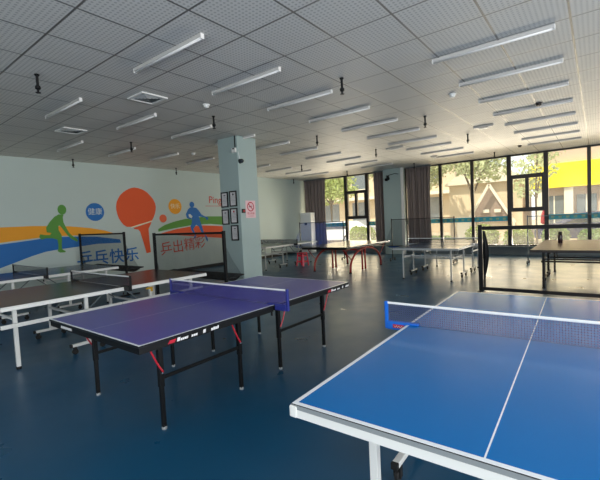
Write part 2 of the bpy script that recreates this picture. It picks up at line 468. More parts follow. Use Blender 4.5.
BLADE = [(6.228, 2.772), (6.366, 2.754), (6.498, 2.712), (6.63, 2.635), (6.736, 2.526), (6.825, 2.422), (6.881, 2.292), (6.899, 2.185), (6.885, 2.084), (6.85, 1.966), (6.795, 1.848), (6.722, 1.738), (6.08, 1.583), (5.905, 1.59), (5.812, 1.65), (5.744, 1.736), (5.679, 1.848), (5.64, 1.986), (5.62, 2.096), (5.622, 2.205), (5.648, 2.325), (5.694, 2.424), (5.77, 2.535), (5.867, 2.62), (5.957, 2.678), (6.048, 2.726), (6.138, 2.757)]
HANDLE = [(6.106, 1.55), (6.72, 1.715), (6.668, 1.616), (6.596, 1.501), (6.601, 1.148), (6.624, 0.763), (6.476, 0.748), (6.387, 1.135), (6.31, 1.429), (6.254, 1.495), (6.135, 1.512)]
ORANGE = [(1.6, 1.66), (2.6, 1.71), (3.505, 1.717), (3.873, 1.702), (4.345, 1.674), (4.851, 1.606), (5.254, 1.516), (5.477, 1.432), (5.247, 1.416), (4.836, 1.407), (4.327, 1.425), (3.854, 1.433), (3.482, 1.407), (2.6, 1.33), (1.6, 1.2)]
BLUE = [(1.6, 1.16), (2.6, 1.29), (3.48, 1.37), (3.852, 1.413), (4.473, 1.394), (5.02, 1.354), (5.67, 1.235), (5.692, 1.133), (5.019, 1.154), (4.504, 1.116), (3.99, 1.081), (3.736, 1.053), (3.451, 0.98), (2.6, 0.7), (1.6, 0.3)]
GREEN = [(6.935, 1.477), (7.174, 1.596), (7.529, 1.692), (7.952, 1.769), (8.17, 1.786), (8.919, 1.838), (9.525, 1.825), (9.996, 1.789), (9.972, 1.474), (9.546, 1.511), (9.019, 1.561), (8.432, 1.564), (8.096, 1.536), (7.512, 1.472), (6.928, 1.392)]
RED = [(7.034, 1.335), (7.613, 1.445), (8.148, 1.502), (8.717, 1.52), (9.543, 1.461), (9.967, 1.413), (9.928, 1.02), (9.508, 1.02), (8.403, 1.14), (7.032, 1.314)]
def circ(cx, cz, rx, rz=None, n=28):
    rz = rz or rx
    return [(cx+rx*math.cos(2*PI*k/n), cz+rz*math.sin(2*PI*k/n)) for k in range(n)]
def paint(name, polys, layer, m):
    mb = MB()
    for poly in polys:
        mb.prism(poly, 0.002, Matrix.Translation((0, MY-0.0005-0.0016*layer, 0)) @ TEXT_NEG_Y)
    return mb.build(name, m, wall_left)
paint('painted_amber_band', [ORANGE], 0, MT['p_amber'])
paint('painted_blue_band', [BLUE], 1, MT['p_blue'])
paint('painted_green_band', [GREEN], 0, MT['p_green'])
paint('painted_orange_band', [RED], 1, MT['p_orange'])
paint('painted_running_player', [BOY, circ(4.18, 2.118, 0.105, 0.13, 18)], 3, MT['p_green'])
paint('painted_standing_player', [MAN, circ(8.278, 2.258, 0.1, 0.1, 16)], 3, MT['p_blue'])
paint('painted_arm_gap', [MANGAP], 4, MT['p_pale'])
pb = paint('painted_bat', [BLADE, HANDLE], 2, MT['p_orange'])
paint('painted_bat_line', [[(6.03, 1.555), (6.735, 1.728), (6.745, 1.757), (6.03, 1.583)]], 3, MT['p_cream'])
paint('painted_blue_disc', [circ(5.017, 2.045, 0.25)], 2, MT['p_blue'])
paint('painted_amber_disc', [circ(7.605, 2.194, 0.25)], 2, MT['p_amber'])
paint('painted_ball', [circ(7.129, 1.808, 0.13)], 2, MT['p_ball'])
paint('painted_caption_panel', [[(8.86, 2.2), (10.3, 2.2), (10.3, 2.215), (8.86, 2.215)]], 2, MT['p_text'])
def wall_text(name, body, x, z, size, m, tilt=0.0, layer=4, bold=0.0):
    text_mesh(name, body, size, m, wall_left, Matrix.Translation((x, MY-0.0016*layer-0.001, z)) @ TEXT_NEG_Y @ Matrix.Rotation(tilt, 4, 'Z'), 0.0008, bold=bold)
wall_text('painted_lettering', '健康', 5.017, 2.045, 0.2, MT['p_pale'])
wall_text('painted_lettering', '快乐', 7.605, 2.194, 0.18, MT['p_cream'])
for ch, x, z in zip('乒乓快乐', (4.66, 5.08, 5.54, 6.0), (0.74, 0.735, 0.73, 0.73)):
    wall_text('painted_lettering', ch, x, z, 0.44, MT['p_blue'], bold=0.006)
for ch, x, z in zip('乒出精彩', (7.17, 7.62, 8.08, 8.52), (0.80, 0.835, 0.87, 0.905)):
    wall_text('painted_lettering', ch, x, z, 0.46, MT['p_text'], 0.05)
wall_text('painted_lettering', 'Ping Pong', 9.72, 2.42, 0.36, MT['p_text'])

# ------------------------------------------------------------------ ceiling fittings
ORD = ['first', 'second', 'third', 'fourth', 'fifth', 'sixth', 'seventh', 'eighth', 'ninth', 'tenth', 'eleventh', 'twelfth']
def make_batten():
    r = empty('batten_light')
    h = 0.021
    MB().box(-h, h, -0.61, 0.61, 0.026, 0.06, 0.004).build('housing', MT['lampbody'], r)
    mb = MB().tube([(0, -0.61, 0.022), (0, 0.61, 0.022)], 0.014, 10)
    mb.build('diffuser_tube', MT['lamp'], r, True)
    for s_ in (-1, 1): MB().box(-h, h, s_*0.611, s_*0.622, 0.008, 0.06, 0.003).build('end_cap', MT['lamp'], r)
    return r
LX = [12.85-1.15*k for k in range(11)]
LROWS = [(9.02, 'in the first row from the mural wall'), (6.32, 'in the second row from the mural wall'),
         (3.64, 'in the third row from the mural wall'), (0.95, 'in the fourth row from the mural wall')]
SHOWN = {0: range(0, 9), 1: range(0, 11), 2: range(0, 10), 3: range(0, 8)}
proto = None
for ri, (ly, rl) in enumerate(LROWS):
    for k in SHOWN[ri]:
        if proto is None: proto = o = make_batten()
        else: o = copy_tree(proto)
        o.location = (LX[k], ly, CEIL-0.06)
        tag(o, 'batten ceiling light %s, %s from the windows' % (rl, ORD[k]), 'ceiling light', 'batten lights on the tiled ceiling')
def make_sprinkler():
    r = empty('sprinkler')
    MB().tube([(0, 0, 0), (0, 0, -0.14)], 0.016, 8).build('drop_pipe', MT['black'], r)
    MB().lathe([(0.02, 0), (0.028, -0.004), (0.028, -0.012), (0.014, -0.03)], seg=12).build('ceiling_rose', MT['black'], r)
    h = MB().lathe([(0.018, -0.13), (0.03, -0.145), (0.03, -0.17), (0.014, -0.182), (0.01, -0.21)], seg=12)
    h.lathe([(0.026, -0.21), (0.03, -0.214), (0.026, -0.218)], seg=12)
    h.build('spray_head', MT['black'], r)
    return r
SPR = [(4.5, 2.67, 'hanging in front of the column, largest in view'), (4.44, 5.2, 'above the navy table, beside the square column'),
       (1.8, 5.18, 'near the upper corner over the mural side, far from windows'), (4.45, 7.94, 'over the far end of the second navy table'),
       (4.38, 10.7, 'close to the mural wall above the blue painted disc'), (7.44, 10.67, 'close to the mural wall above the amber painted disc'),
       (7.12, 4.92, 'between the column and the red legged table'), (10.46, 7.91, 'above the red plastic stool'),
       (9.82, 4.83, 'above the near side of the red legged table'), (7.36, 2.58, 'above the floor before the slate blue table'),
       (9.85, 2.44, 'above the near side of the slate blue table'), (13.58, 2.58, 'by the window wall, in front of the paired mullions'),
       (13.65, 5.23, 'by the window wall, in front of the widest curtain'), (13.39, 7.87, 'by the window wall above the left opening casement'),
       (13.65, 10.81, 'in the far corner by the first curtain')]
proto = None
for x, y, where in SPR:
    if proto is None: proto = o = make_sprinkler()
    else: o = copy_tree(proto)
    o.location = (x, y, CEIL)
    tag(o, 'dark sprinkler drop pipe ' + where, 'sprinkler', 'sprinkler drops from the ceiling')
def make_vent():
    r = empty('air_vent'); m = MT['whiteplastic']
    f = MB(); a, b = 0.2, 0.165
    f.box(-a, a, -a, -b, -0.02, 0, 0.003).box(-a, a, b, a, -0.02, 0, 0.003).box(-a, -b, -b, b, -0.02, 0, 0.003).box(b, a, -b, b, -0.02, 0, 0.003)
    f.build('vent_frame', m, r)
    v = MB()
    for k in range(4):
        o_, i_ = 0.15-0.035*k, 0.13-0.035*k
        pts = []
        for (sx, sy) in ((1, 1), (-1, 1), (-1, -1), (1, -1)):
            pts.append([v.bm.verts.new((sx*o_, sy*o_, -0.006)), v.bm.verts.new((sx*i_, sy*i_, -0.016))])
        for q in range(4):
            p, n_ = pts[q], pts[(q+1) % 4]
            v.bm.faces.new((p[0], n_[0], n_[1], p[1]))
    v.build('vent_blades', m, r)
    MB().box(-0.16, 0.16, -0.16, 0.16, -0.004, -0.001).build('vent_throat', MT['sill'], r)
    return r
v1 = make_vent(); v1.location = (3.15, 5.09, CEIL); tag(v1, 'square white ceiling air vent nearer the camera, left of the column', 'air vent', 'square ceiling vents')
v2 = copy_tree(v1); v2.location = (3.15, 7.67, CEIL); tag(v2, 'square white ceiling air vent further back, nearer the mural wall', 'air vent', 'square ceiling vents')
def make_detector(m):
    r = empty('smoke_detector')
    MB().lathe([(0.055, 0), (0.055, -0.016), (0.05, -0.02)], seg=20).build('base', m, r, False)
    MB().lathe([(0.042, -0.02), (0.04, -0.042), (0.026, -0.052), (0.002, -0.053)], seg=20).build('sensor_head', m, r, False)
    return r
for x, y, m, where in [(3.95, 4.78, 'whiteplastic', 'round white smoke detector beside the second batten left of the column'),
                       (6.37, 1.79, 'whiteplastic', 'round smoke detector at the end of a batten over the slate blue table'),
                       (8.08, 0.81, 'brownedge', 'round dark smoke detector between battens over the brown table'),
                       (6.28, 8.22, 'whiteplastic', 'small white smoke detector above the mural, left of the column top'),
                       (12.9, 1.78, 'brownedge', 'small dark smoke detector nearest the window wall')]:
    o = make_detector(MT[m]); o.location = (x, y, CEIL); tag(o, where, 'smoke detector', 'ceiling detectors')
for x, y, L, where in [(10.0, 4.35, 0.5, 'small slim ceiling unit hung over the slate blue table corner'), (9.2, 1.95, 0.4, 'small slim ceiling unit hung above the catch net by the windows'),
                       (12.6, 4.15, 0.22, 'tiny dark ceiling unit at a batten end before the widest curtain')]:
    r = empty('ceiling_unit', (x, y, CEIL)); tag(r, where, 'ceiling unit')
    MB().box(-0.05, 0.05, -L/2, L/2, -0.04, 0, 0.006).build('body', MT['lampbody'], r)
    MB().box(-0.03, 0.03, -L/4, L/4, -0.065, -0.05, 0.004).build('lens', MT['whiteplastic'], r)

# ------------------------------------------------------------------ things fixed to the column
def framed(y, z, w, h, lab, kind):
    r = empty('framed_certificate', (PX0, y, z)); tag(r, lab, 'picture frame', 'certificates on the column')
    t = 0.026; f = MB()
    f.box(-0.022, -0.001, -w/2, w/2, h/2-t, h/2, 0.003).box(-0.022, -0.001, -w/2, w/2, -h/2, -h/2+t, 0.003)
    f.box(-0.022, -0.001, -w/2, -w/2+t, -h/2+t, h/2-t, 0.003).box(-0.022, -0.001, w/2-t, w/2, -h/2+t, h/2-t, 0.003)
    f.build('frame', MT['black'], r)
    p = MB().box(-0.01, -0.001, -w/2+t, w/2-t, -h/2+t, h/2-t).build('paper', MT['paper'], r)
    k = MB()
    for j in range(5):
        ww = (0.05, 0.07, 0.06, 0.07, 0.04)[j]
        k.box(-0.0112, -0.0101, -ww, ww, 0.05-0.03*j-0.003, 0.05-0.03*j+0.003)
    k.build('printed_lines', MT['greyband'], p)
    s_ = MB()
    if kind: s_.prism(circ(0, 0, 0.024, n=16), 0.001, Matrix.Translation((-0.0112, 0, 0.092)) @ TEXT_NEG_X)
    else: s_.box(-0.0112, -0.0101, -0.03, 0.03, 0.08, 0.1)
    s_.build('printed_emblem', MT['signred' if kind == 2 else 'ink'], p)
framed(6.505, 2.07, 0.225, 0.335, 'black framed certificate, top left of the five on the column', 0)
framed(6.23, 2.075, 0.225, 0.335, 'black framed certificate, top right of the five on the column', 1)
framed(6.505, 1.69, 0.225, 0.335, 'black framed certificate, bottom of the left pair on the column', 0)
framed(6.23, 1.705, 0.225, 0.335, 'black framed certificate with red emblem, middle of the right column of three', 2)
framed(6.23, 1.335, 0.225, 0.335, 'black framed certificate hanging lowest of the five on the column', 0)
r = empty('no_smoking_sign', (6.04, PY0, 1.835)); tag(r, 'pale pink no smoking sign with a red ring on the column', 'sign')
MB().box(-0.15, 0.15, -0.006, -0.001, -0.19, 0.19, 0.002).build('board', MT['signpink'], r)
ring = MB(); n = 32; Mx = Matrix.Translation((0, -0.0062, 0.055)) @ TEXT_NEG_Y
for k in range(n):
    a, b = 2*PI*k/n, 2*PI*(k+1)/n
    ring.prism([(0.105*math.cos(a), 0.105*math.sin(a)), (0.105*math.cos(b), 0.105*math.sin(b)), (0.083*math.cos(b), 0.083*math.sin(b)), (0.083*math.cos(a), 0.083*math.sin(a))], 0.0008, Mx)
ring.prism([(-0.075, 0.06), (-0.06, 0.075), (0.075, -0.06), (0.06, -0.075)], 0.0012, Mx)
ring.build('red_ring', MT['signred'], r)
cg = MB().prism([(-0.055, -0.012), (0.03, -0.012), (0.03, 0.008), (-0.055, 0.008)], 0.0006, Mx).prism([(0.036, -0.012), (0.05, -0.012), (0.05, 0.008), (0.036, 0.008)], 0.0006, Mx)
cg.prism([(0.04, 0.015), (0.048, 0.015), (0.04, 0.045), (0.032, 0.045)], 0.0006, Mx)
cg.build('cigarette', MT['ink'], r)
text_mesh('lettering', '禁止吸烟', 0.055, MT['signred'], r, Matrix.Translation((0, -0.0064, -0.095)) @ TEXT_NEG_Y, 0.0004)
text_mesh('lettering', 'NO SMOKING', 0.028, MT['signred'], r, Matrix.Translation((0, -0.0064, -0.15)) @ TEXT_NEG_Y, 0.0004)
r = empty('call_button', (5.815, PY0, 1.8)); tag(r, 'small dark red alarm button beside the no smoking sign', 'alarm button')
MB().box(-0.045, 0.045, -0.03, -0.001, -0.045, 0.045, 0.006).build('body', MT['brownedge'], r)
MB().box(-0.02, 0.02, -0.034, -0.03, -0.02, 0.02, 0.002).build('push_plate', MT['signred'], r)
r = empty('security_camera', (5.80, PY0, 2.86)); tag(r, 'black dome security camera wired to the column near the ceiling', 'camera')
MB().lathe([(0.05, 0), (0.05, 0.02), (0.044, 0.03)], seg=20, M=Matrix.Rotation(PI/2, 4, 'X')).build('base', MT['black'], r)
MB().lathe([(0.042, 0.03), (0.046, 0.05), (0.042, 0.075), (0.028, 0.095), (0.004, 0.104)], seg=20, M=Matrix.Rotation(PI/2, 4, 'X')).build('dome', MT['carglass'], r, True)
MB().tube([(-0.01, -0.012, 0.04), (-0.03, -0.012, 0.12), (-0.052, -0.012, 0.2)], 0.006, 6).build('cable', MT['tape'], r)
r = empty('junction_box', (PX0, 6.10, 3.09)); tag(r, 'small white junction box under a dark cable, top of column', 'junction box')
MB().box(-0.05, -0.001, -0.055, 0.055, -0.05, 0.05, 0.006).build('body', MT['whiteplastic'], r)
MB().box(-0.053, -0.05, -0.03, 0.02, 0.02, 0.045, 0.001).build('label_plate', MT['black'], r)
MB().tube([(-0.012, -0.02, 0.05), (-0.012, -0.02, 0.31)], 0.011, 8).build('conduit', MT['black'], r)
r = empty('wall_camera', (WX-0.38, 6.62, 3.1)); tag(r, 'dark bracket camera high on the window wall pillar between curtains', 'camera')
MB().box(-0.03, 0, -0.05, 0.05, -0.05, 0.05, 0.004).build('wall_plate', MT['black'], r)
MB().tube([(-0.03, 0, 0), (-0.12, 0, 0.03), (-0.16, -0.04, 0.0)], 0.015, 8).build('bracket', MT['black'], r)
MB().box(-0.36, -0.12, -0.12, -0.02, -0.1, 0.0, 0.01, Matrix.Rotation(-0.3, 4, 'Y')).build('camera_body', MT['black'], r)
MB().tube([(-0.02, -0.05, 0.05), (-0.03, -0.3, 0.09), (-0.02, -0.45, 0.06)], 0.014, 6).build('cable', MT['black'], r)

# ------------------------------------------------------------------ curtains
def curtain(lab, ya, yb, x, n, lean=0.0):
    r = empty('curtain', (x, (ya+yb)/2, 0)); tag(r, lab, 'curtain', 'floor length curtains on the window wall')
    w = ya-yb
    def fn(u, v):
        ph = u*n*2*PI
        amp = 0.055*(0.85+0.3*v)
        gather = 1.0-0.06*math.sin(PI*v)
        return (amp*math.sin(ph)+0.012*math.sin(ph*2.3+1.0), (u-0.5)*w*gather+lean*(v-1)+0.018*math.sin(ph*0.5+3*v), 0.33+v*(CEIL-0.05-0.33))
    mb = MB().grid(fn, n*10, 14)
    c = mb.build('cloth', MT['curtain'], r, True)
    md = c.modifiers.new('thickness', 'SOLIDIFY'); md.thickness = 0.006
    MB().box(-0.03, 0.03, -w/2-0.03, w/2+0.03, CEIL-0.05, CEIL-0.002, 0.004).build('track', MT['sill'], r)
curtain('grey brown curtain in the far corner behind the white air conditioner', 10.98, 9.82, WX-0.13, 6, 0.0)
curtain('narrow grey brown curtain beside the pillar, behind the red legged table', 7.36, 6.84, WX-0.13, 4)
curtain('widest grey brown curtain, right of the white strip on the pillar', 5.94, 5.0, WX-0.15, 8)

# ------------------------------------------------------------------ table tennis tables
HL, HW, TZ = 1.37, 0.7625, 0.76
def caster(parent, x, y, z=0.0, r_=0.036):
    c = MB()
    c.lathe([(r_-0.006, -0.013), (r_, -0.009), (r_, 0.009), (r_-0.006, 0.013)], seg=16, M=Matrix.Translation((x, y, z+r_)) @ Matrix.Rotation(PI/2, 4, 'X'))
    c.box(x-0.016, x+0.016, y-0.022, y-0.015, z+r_*0.8, z+2*r_+0.02).box(x-0.016, x+0.016, y+0.015, y+0.022, z+r_*0.8, z+2*r_+0.02)
    c.box(x-0.018, x+0.018, y-0.022, y+0.022, z+2*r_+0.012, z+2*r_+0.022)
    return c.build('caster', MT['rubber'], parent)

def edge_marks(parent, x, face_y, z, scale, mred=True):
    """small red and white maker's marks along the side of a table: too small to read"""
    g = MB()
    if mred:
        g.prism([(0, 0), (0.055, 0), (0.072, 0.024), (0.017, 0.024)], 0.0012, Matrix.Translation((x, face_y, z)) @ TEXT_NEG_Y)
        g.build('red_mark', MT['red'], parent)
    w = MB(); q = x+0.075
    seq = [(0.03, 0.026), (0.018, 0.016), (0.018, 0.016), (0.02, 0.016), (0.01, 0.018), (0.03, 0), (0.02, 0.016), (0.018, 0.016), (0.02, 0.016), (0.05, 0), (0.028, 0.026), (0.05, 0), (0.02, 0.018), (0.02, 0.022), (0.022, 0.02), (0.016, 0.024)]
    for dx, h in seq:
        dx *= scale
        if h:
            w.prism([(0, 0), (dx*0.82, 0), (dx*0.82+h*0.25, h), (h*0.25, h)], 0.0012, Matrix.Translation((q, face_y, z)) @ TEXT_NEG_Y)
        q += dx
    w.build('white_lettering', MT['sticker'], parent)

def folding_table(cx, cy, lab):
    """purple table: two halves on black folding legs with red straps"""
    r = empty('table_tennis_table', (cx, cy, 0)); tag(r, lab, 'table tennis table')
    K = MT['black']
    for s in (-1, 1):
        MB().box(s*0.003, s*HL, -HW, HW, TZ-0.018, TZ, 0.002).build('table_top', MT['purple'], r)
        a = MB(); e = 0.006; zt = TZ-0.0182; zb = TZ-0.062
        xa, xb = sorted((s*0.02, s*(HL-e)))
        for sy in (-1, 1): a.box(xa, xb, sy*(HW-e), sy*(HW-e-0.025), zb, zt, 0.002)
        a.box(xa, xa+0.025, -HW+e+0.025, HW-e-0.025, zb, zt).box(xb-0.025, xb, -HW+e+0.025, HW-e-0.025, zb, zt)
        ap = a.build('apron', K, r)
        edge_marks(ap, -1.15 if s < 0 else 0.9, -HW+e-0.0002, TZ-0.05, 1.0)
        if s < 0:
            w = MB(); q = -0.16
            for dx in (0.03, 0.02, 0.02, 0.02, 0.04, 0.03, 0.02, 0.02, 0.02):
                w.prism([(q, 0), (q+dx*0.8, 0), (q+dx*0.8, 0.022), (q, 0.022)], 0.0012, Matrix.Translation((-HL+e-0.0002, 0.36, TZ-0.05)) @ TEXT_NEG_X); q += dx
            w.build('white_lettering', MT['sticker'], ap)
        for sx in (1.09, 0.28):
            for sy in (-1, 1):
                x, y = s*sx, sy*0.54
                l = MB().box(x-0.019, x+0.019, y-0.019, y+0.019, 0.33, zb+0.03, 0.003).box(x-0.015, x+0.015, y-0.015, y+0.015, 0.018, 0.33, 0.003)
                leg = l.build('leg', K, r)
                MB().lathe([(0.02, 0), (0.021, 0.012), (0.016, 0.022)], (x, y, 0), 12).build('foot_cap', MT['greyband'], leg)
                MB().lathe([(0.008, 0), (0.008, 0.006)], seg=10, M=Matrix.Translation((x, y-sy*-0.019, 0.44)) @ Matrix.Rotation(PI/2 if sy < 0 else -PI/2, 4, 'X')).build('bolt', MT['chrome'], leg)
        for sy in (-1, 1):
            x0, x1 = sorted((s*1.09, s*0.28))
            MB().box(x0+0.019, x1-0.019, sy*0.54-0.011, sy*0.54+0.011, 0.385, 0.41, 0.003).build('side_rail', K, r)
            for sx in (1.20, 0.40):       # red folding straps
                x = s*sx; xe = s*(sx-0.115)
                MB().tube([(x, sy*0.565, 0.70), (x-s*0.03, sy*0.566, 0.62), (x-s*0.065, sy*0.567, 0.54), (x-s*0.085, sy*0.567, 0.50), (xe, sy*0.565, 0.45)], 0.007, 6).build('brace_strap', MT['red'], r)
        for sx in (1.09, 0.28):
            MB().box(s*sx-0.012, s*sx+0.012, -0.521, 0.521, 0.66, 0.69, 0.003).build('cross_bar', K, r)
    return r

def wheeled_table(cx, cy, lab, top, frame='white', edge='white', rz=0.0, apron=0.045, legs=1.2, base=0.42, marks=False, tophk=0.018, half=0.2, band=None, yellow=False, lt=0.02, long_rail=False):
    r = empty('table_tennis_table', (cx, cy, 0), rz); tag(r, lab, 'table tennis table')
    F = MT[frame]
    for s in (-1, 1):
        MB().box(s*0.003, s*HL, -HW, HW, TZ-tophk, TZ, 0.0025).build('table_top', MT[top], r)
        a = MB(); zt = TZ-tophk-0.0002; zb = TZ-tophk-apron; e = -0.004
        xa, xb = sorted((s*0.006, s*(HL-e)))
        z2 = TZ-0.002 if band is None else zt
        for sy in (-1, 1): a.box(xa, xb, sy*(HW-0.03), sy*(HW-e), zb, zt, 0.004)
        a.box(xa, xa+0.03, -HW+0.03, HW-0.03, zb, zt).box(xb-0.035, xb, -HW+0.03, HW-0.03, zb, zt, 0.004)
        ap = a.build('edge_frame', MT[edge], r)
        if band:
            g = MB()
            for sy in (-1, 1): g.box(xa, xb-0.03*(s > 0), sy*(HW+0.0002), sy*(HW+0.0025), TZ-tophk, TZ-0.004)
            g.box(s*(HL+0.0002), s*(HL+0.0025), -HW, HW, TZ-tophk, TZ-0.004)
            g.build('board_edge', MT[band], ap)
            for sy in (-1, 1): MB().box(s*(HL-0.03), s*(HL+0.008), sy*(HW-0.03), sy*(HW+0.008), zb-0.002, TZ-0.008, 0.006).build('corner_guard', MT['white'], ap)
        if marks and s < 0: edge_marks(ap, -1.2, -HW+e-0.0003, zb+0.012, 0.9, False)
        xl = s*legs
        for sy in (-1, 1):
            y = sy*0.56
            leg = MB().box(xl-lt, xl+lt, y-lt, y+lt, 0.03, zb, 0.003).build('leg', F, r)
            MB().lathe([(0.026, 0), (0.028, 0.02), (0.02, 0.032)], (xl, y, 0), 12).build('foot_cap', MT['rubber'], leg)
            xc = s*base
            b = MB().box(xc-half, xc+half, y+sy*0.06-0.02, y+sy*0.06+0.02, 0.095, 0.13, 0.004)
            bo = b.build('base_bar', F, r)
            for d in (-1, 1):
                caster(bo, xc+d*(half-0.03), y+sy*0.06)
                MB().box(xc+d*half, xc+d*(half+0.025), y+sy*0.06-0.021, y+sy*0.06+0.021, 0.094, 0.131, 0.003).build('end_cap', MT['rubber'], bo)
            MB().box(xc-lt, xc+lt, y+sy*0.06-lt, y+sy*0.06+lt, 0.131, zb, 0.003).build('upright', F, r)
            x0, x1 = sorted((xl, xc))
            if long_rail: x0, x1 = sorted((0.005*s, s*1.36))
            MB().box(x0+0.021*(not long_rail), x1-0.021*(not long_rail), y+sy*(0.095 if long_rail else 0.03)-0.012, y+sy*(0.095 if long_rail else 0.03)+0.012, 0.50, 0.535+0.01*long_rail, 0.003).build('side_rail', F, r)
            MB().beam((s*0.12, y*0.8, zb-0.01), (s*base, y*0.8, 0.42), 0.016, 0.016).build('folding_arm', MT['black' if frame == 'black' else 'sill'], r)
            if yellow and s > 0 and sy < 0:
                k = MB().box(xl*0.35-0.05, xl*0.35+0.05, y+sy*0.075, y+sy*0.10, zb-0.06, zb-0.035, 0.004).box(xl*0.35+0.02, xl*0.35+0.05, y+sy*0.075, y+sy*0.1, zb-0.10, zb-0.06, 0.004)
                k.build('lock_handle', MT['yellow'], r)
        MB().box(s*base-0.015, s*base+0.015, -0.599, 0.599, 0.42, 0.45, 0.003).build('cross_bar', F, r)
        MB().box(xl-0.012, xl+0.012, -0.54, 0.54, 0.56, 0.585, 0.003).build('cross_bar', F, r)
    return r

def arch_table(cx, cy, lab):
    """table on two tall red arches"""
    r = empty('table_tennis_table', (cx, cy, 0)); tag(r, lab, 'table tennis table')
    A = MT['archred']
    for s in (-1, 1):
        MB().box(s*0.003, s*HL, -HW, HW, TZ-0.025, TZ, 0.003).build('table_top', MT['blacktop'], r)
        a = MB(); xa, xb = sorted((s*0.01, s*(HL-0.02)))
        for sy in (-1, 1): a.box(xa, xb, sy*(HW-0.06), sy*(HW-0.02), TZ-0.07, TZ-0.0252, 0.003)
        a.box(xb-0.04 if s > 0 else xa, xb if s > 0 else xa+0.04, -HW+0.06, HW-0.06, TZ-0.07, TZ-0.0252)
        a.build('apron', MT['black'], r)
    for sy in (-1, 1):
        y = sy*0.61
        n = 22; pts = []
        for k in range(n+1):
            t = PI*k/n
            pts.append((-0.95*math.cos(t)*(1.0+0.02*math.sin(t)), y, 0.012+0.63*math.sin(t)**0.8))
        arch = MB().tube(pts, 0.03, 10).build('arch_leg', A, r, True)
        for sx in (-1, 1): MB().lathe([(0.04, 0), (0.04, 0.014), (0.03, 0.03)], (sx*0.95, y, 0), 14).build('foot_pad', MT['rubber'], arch)
        for sx in (-1, 1):
            MB().tube([(sx*1.24, y, 0.70), (sx*1.16, y, 0.60), (sx*1.0, y, 0.46), (sx*0.87, y, 0.36)], 0.012, 8).build('strut', A, r, True)
            MB().box(sx*0.09-0.022, sx*0.09+0.022, y-sy*0.09-0.022, y-sy*0.09+0.022, 0.0, 0.69, 0.004).build('centre_post', A, r)
        MB().box(-1.2, 1.2, y-0.02, y+0.02, 0.665, 0.689, 0.004).build('top_rail', A, r)
    for sx in (-0.5, 0.5): MB().box(sx-0.02, sx+0.02, -0.59, 0.59, 0.60, 0.64, 0.004).build('cross_bar', A, r)
    return r

def table_net(cx, cy, rz, lab, meshmat, tapemat, postmat, threads=False, feet='black'):
    r = empty('table_tennis_net', (cx, cy, TZ), rz); tag(r, lab, 'table tennis net')
    hw = HW+0.1525
    if threads:
        nt = MB(); zt, zb = 0.142, 0.006; n = 122
        for k in range(n+1):
            y = -hw+0.02+(2*hw-0.04)*k/n
            nt.box(-0.0008, 0.0008, y-0.0010, y+0.0010, zb, zt)
        for k in range(10):
            z = zb+(zt-zb)*k/9
            nt.box(-0.0012, 0.0012, -hw+0.02, hw-0.02, z-0.0009, z+0.0009)
        nt.build('netting', meshmat, r)
    else:
        MB().box(-0.0015, 0.0015, -hw+0.012, hw-0.012, 0.004, 0.141).build('netting', meshmat, r)
    MB().grid(lambda u, v: (0.006*math.cos(2*PI*v), -hw+0.01+u*(2*hw-0.02), 0.1465+0.009*math.sin(2*PI*v)-0.004*math.sin(PI*u)), 12, 8).build('top_tape', tapemat, r)
    for s in (-1, 1):
        y = s*(hw+0.002)
        p = MB().box(-0.012, 0.012, y-0.011, y+0.011, -0.045, 0.158, 0.003)
        post = p.build('net_post', postmat, r)
        c = MB().box(-0.02, 0.02, s*(HW-0.085), s*(hw-0.01), 0.0015, 0.014, 0.003)
        c.box(-0.02, 0.02, s*(HW+0.012), s*(hw-0.01), -0.045, 0.0014, 0.003)
        c.build('clamp', postmat, post)
        MB().tube([(0, s*(HW-0.05), -0.11), (0, s*(HW-0.05), -0.075)], 0.01, 8).build('clamp_screw', MT[feet], post)
    return r

folding_table(2.676, 3.177, 'purple table tennis table on black legs with red straps')
table_net(2.676, 3.177, 0, 'violet net with white top tape clamped across the purple table', MT['purplenet'], MT['tape'], MT['navypl'])
BX, BY, BR = 2.627, 0.326, 0.0264
wheeled_table(BX, BY, 'bright blue table tennis table with thick white edge, largest in view', 'blue', rz=BR, apron=0.034, legs=1.0, tophk=0.022, band='greyband')
bn = table_net(BX, BY, BR, 'blue net on bright blue posts clamped across the largest blue table', MT['thread'], MT['tape'], MT['bluepl'], True)
st = MB().prism([(0, 0), (0.085, 0), (0.085, 0.026), (0, 0.026)], 0.001, Matrix.Translation((-0.0204, HW+0.1, -0.03)) @ TEXT_NEG_X)
st.build('red_sticker', MT['red'], bn)
wk = MB()
zig = [(0.008+0.0095*k, 0.006 if k % 2 else 0.02) for k in range(8)]
wk.prism(zig + [(x, z-0.004) for x, z in zig[::-1]], 0.0008, Matrix.Translation((-0.0215, HW+0.1, -0.03)) @ TEXT_NEG_X)
wk.build('white_lettering', MT['sticker'], bn)
wheeled_table(2.60, 5.815, 'dark navy table tennis table on white legs, just behind the purple table', 'navytop', marks=True, apron=0.03, yellow=True, base=0.45, long_rail=True)
table_net(2.60, 5.815, 0, 'dark net with pale tape on the navy table behind the purple one', MT['darknet'], MT['tape'], MT['black'])
wheeled_table(2.62, 8.72, 'dark green table tennis table on white legs, close to the mural wall', 'greentop', apron=0.03, base=0.45)
table_net(2.62, 8.72, 0, 'dark net on the dark green table close to the mural wall', MT['darknet'], MT['greyband'], MT['black'])
arch_table(10.13, 6.03, 'dark table tennis table standing on tall red arched legs')
wheeled_table(10.02, 3.16, 'slate blue table tennis table on white wheeled legs by the widest curtain', 'steeltop', frame='greysteel', edge='greysteel', apron=0.026, legs=1.22, lt=0.014)
table_net(10.02, 3.16, 0, 'dark net across the slate blue table by the widest curtain', MT['darknet'], MT['tape'], MT['chrome'])
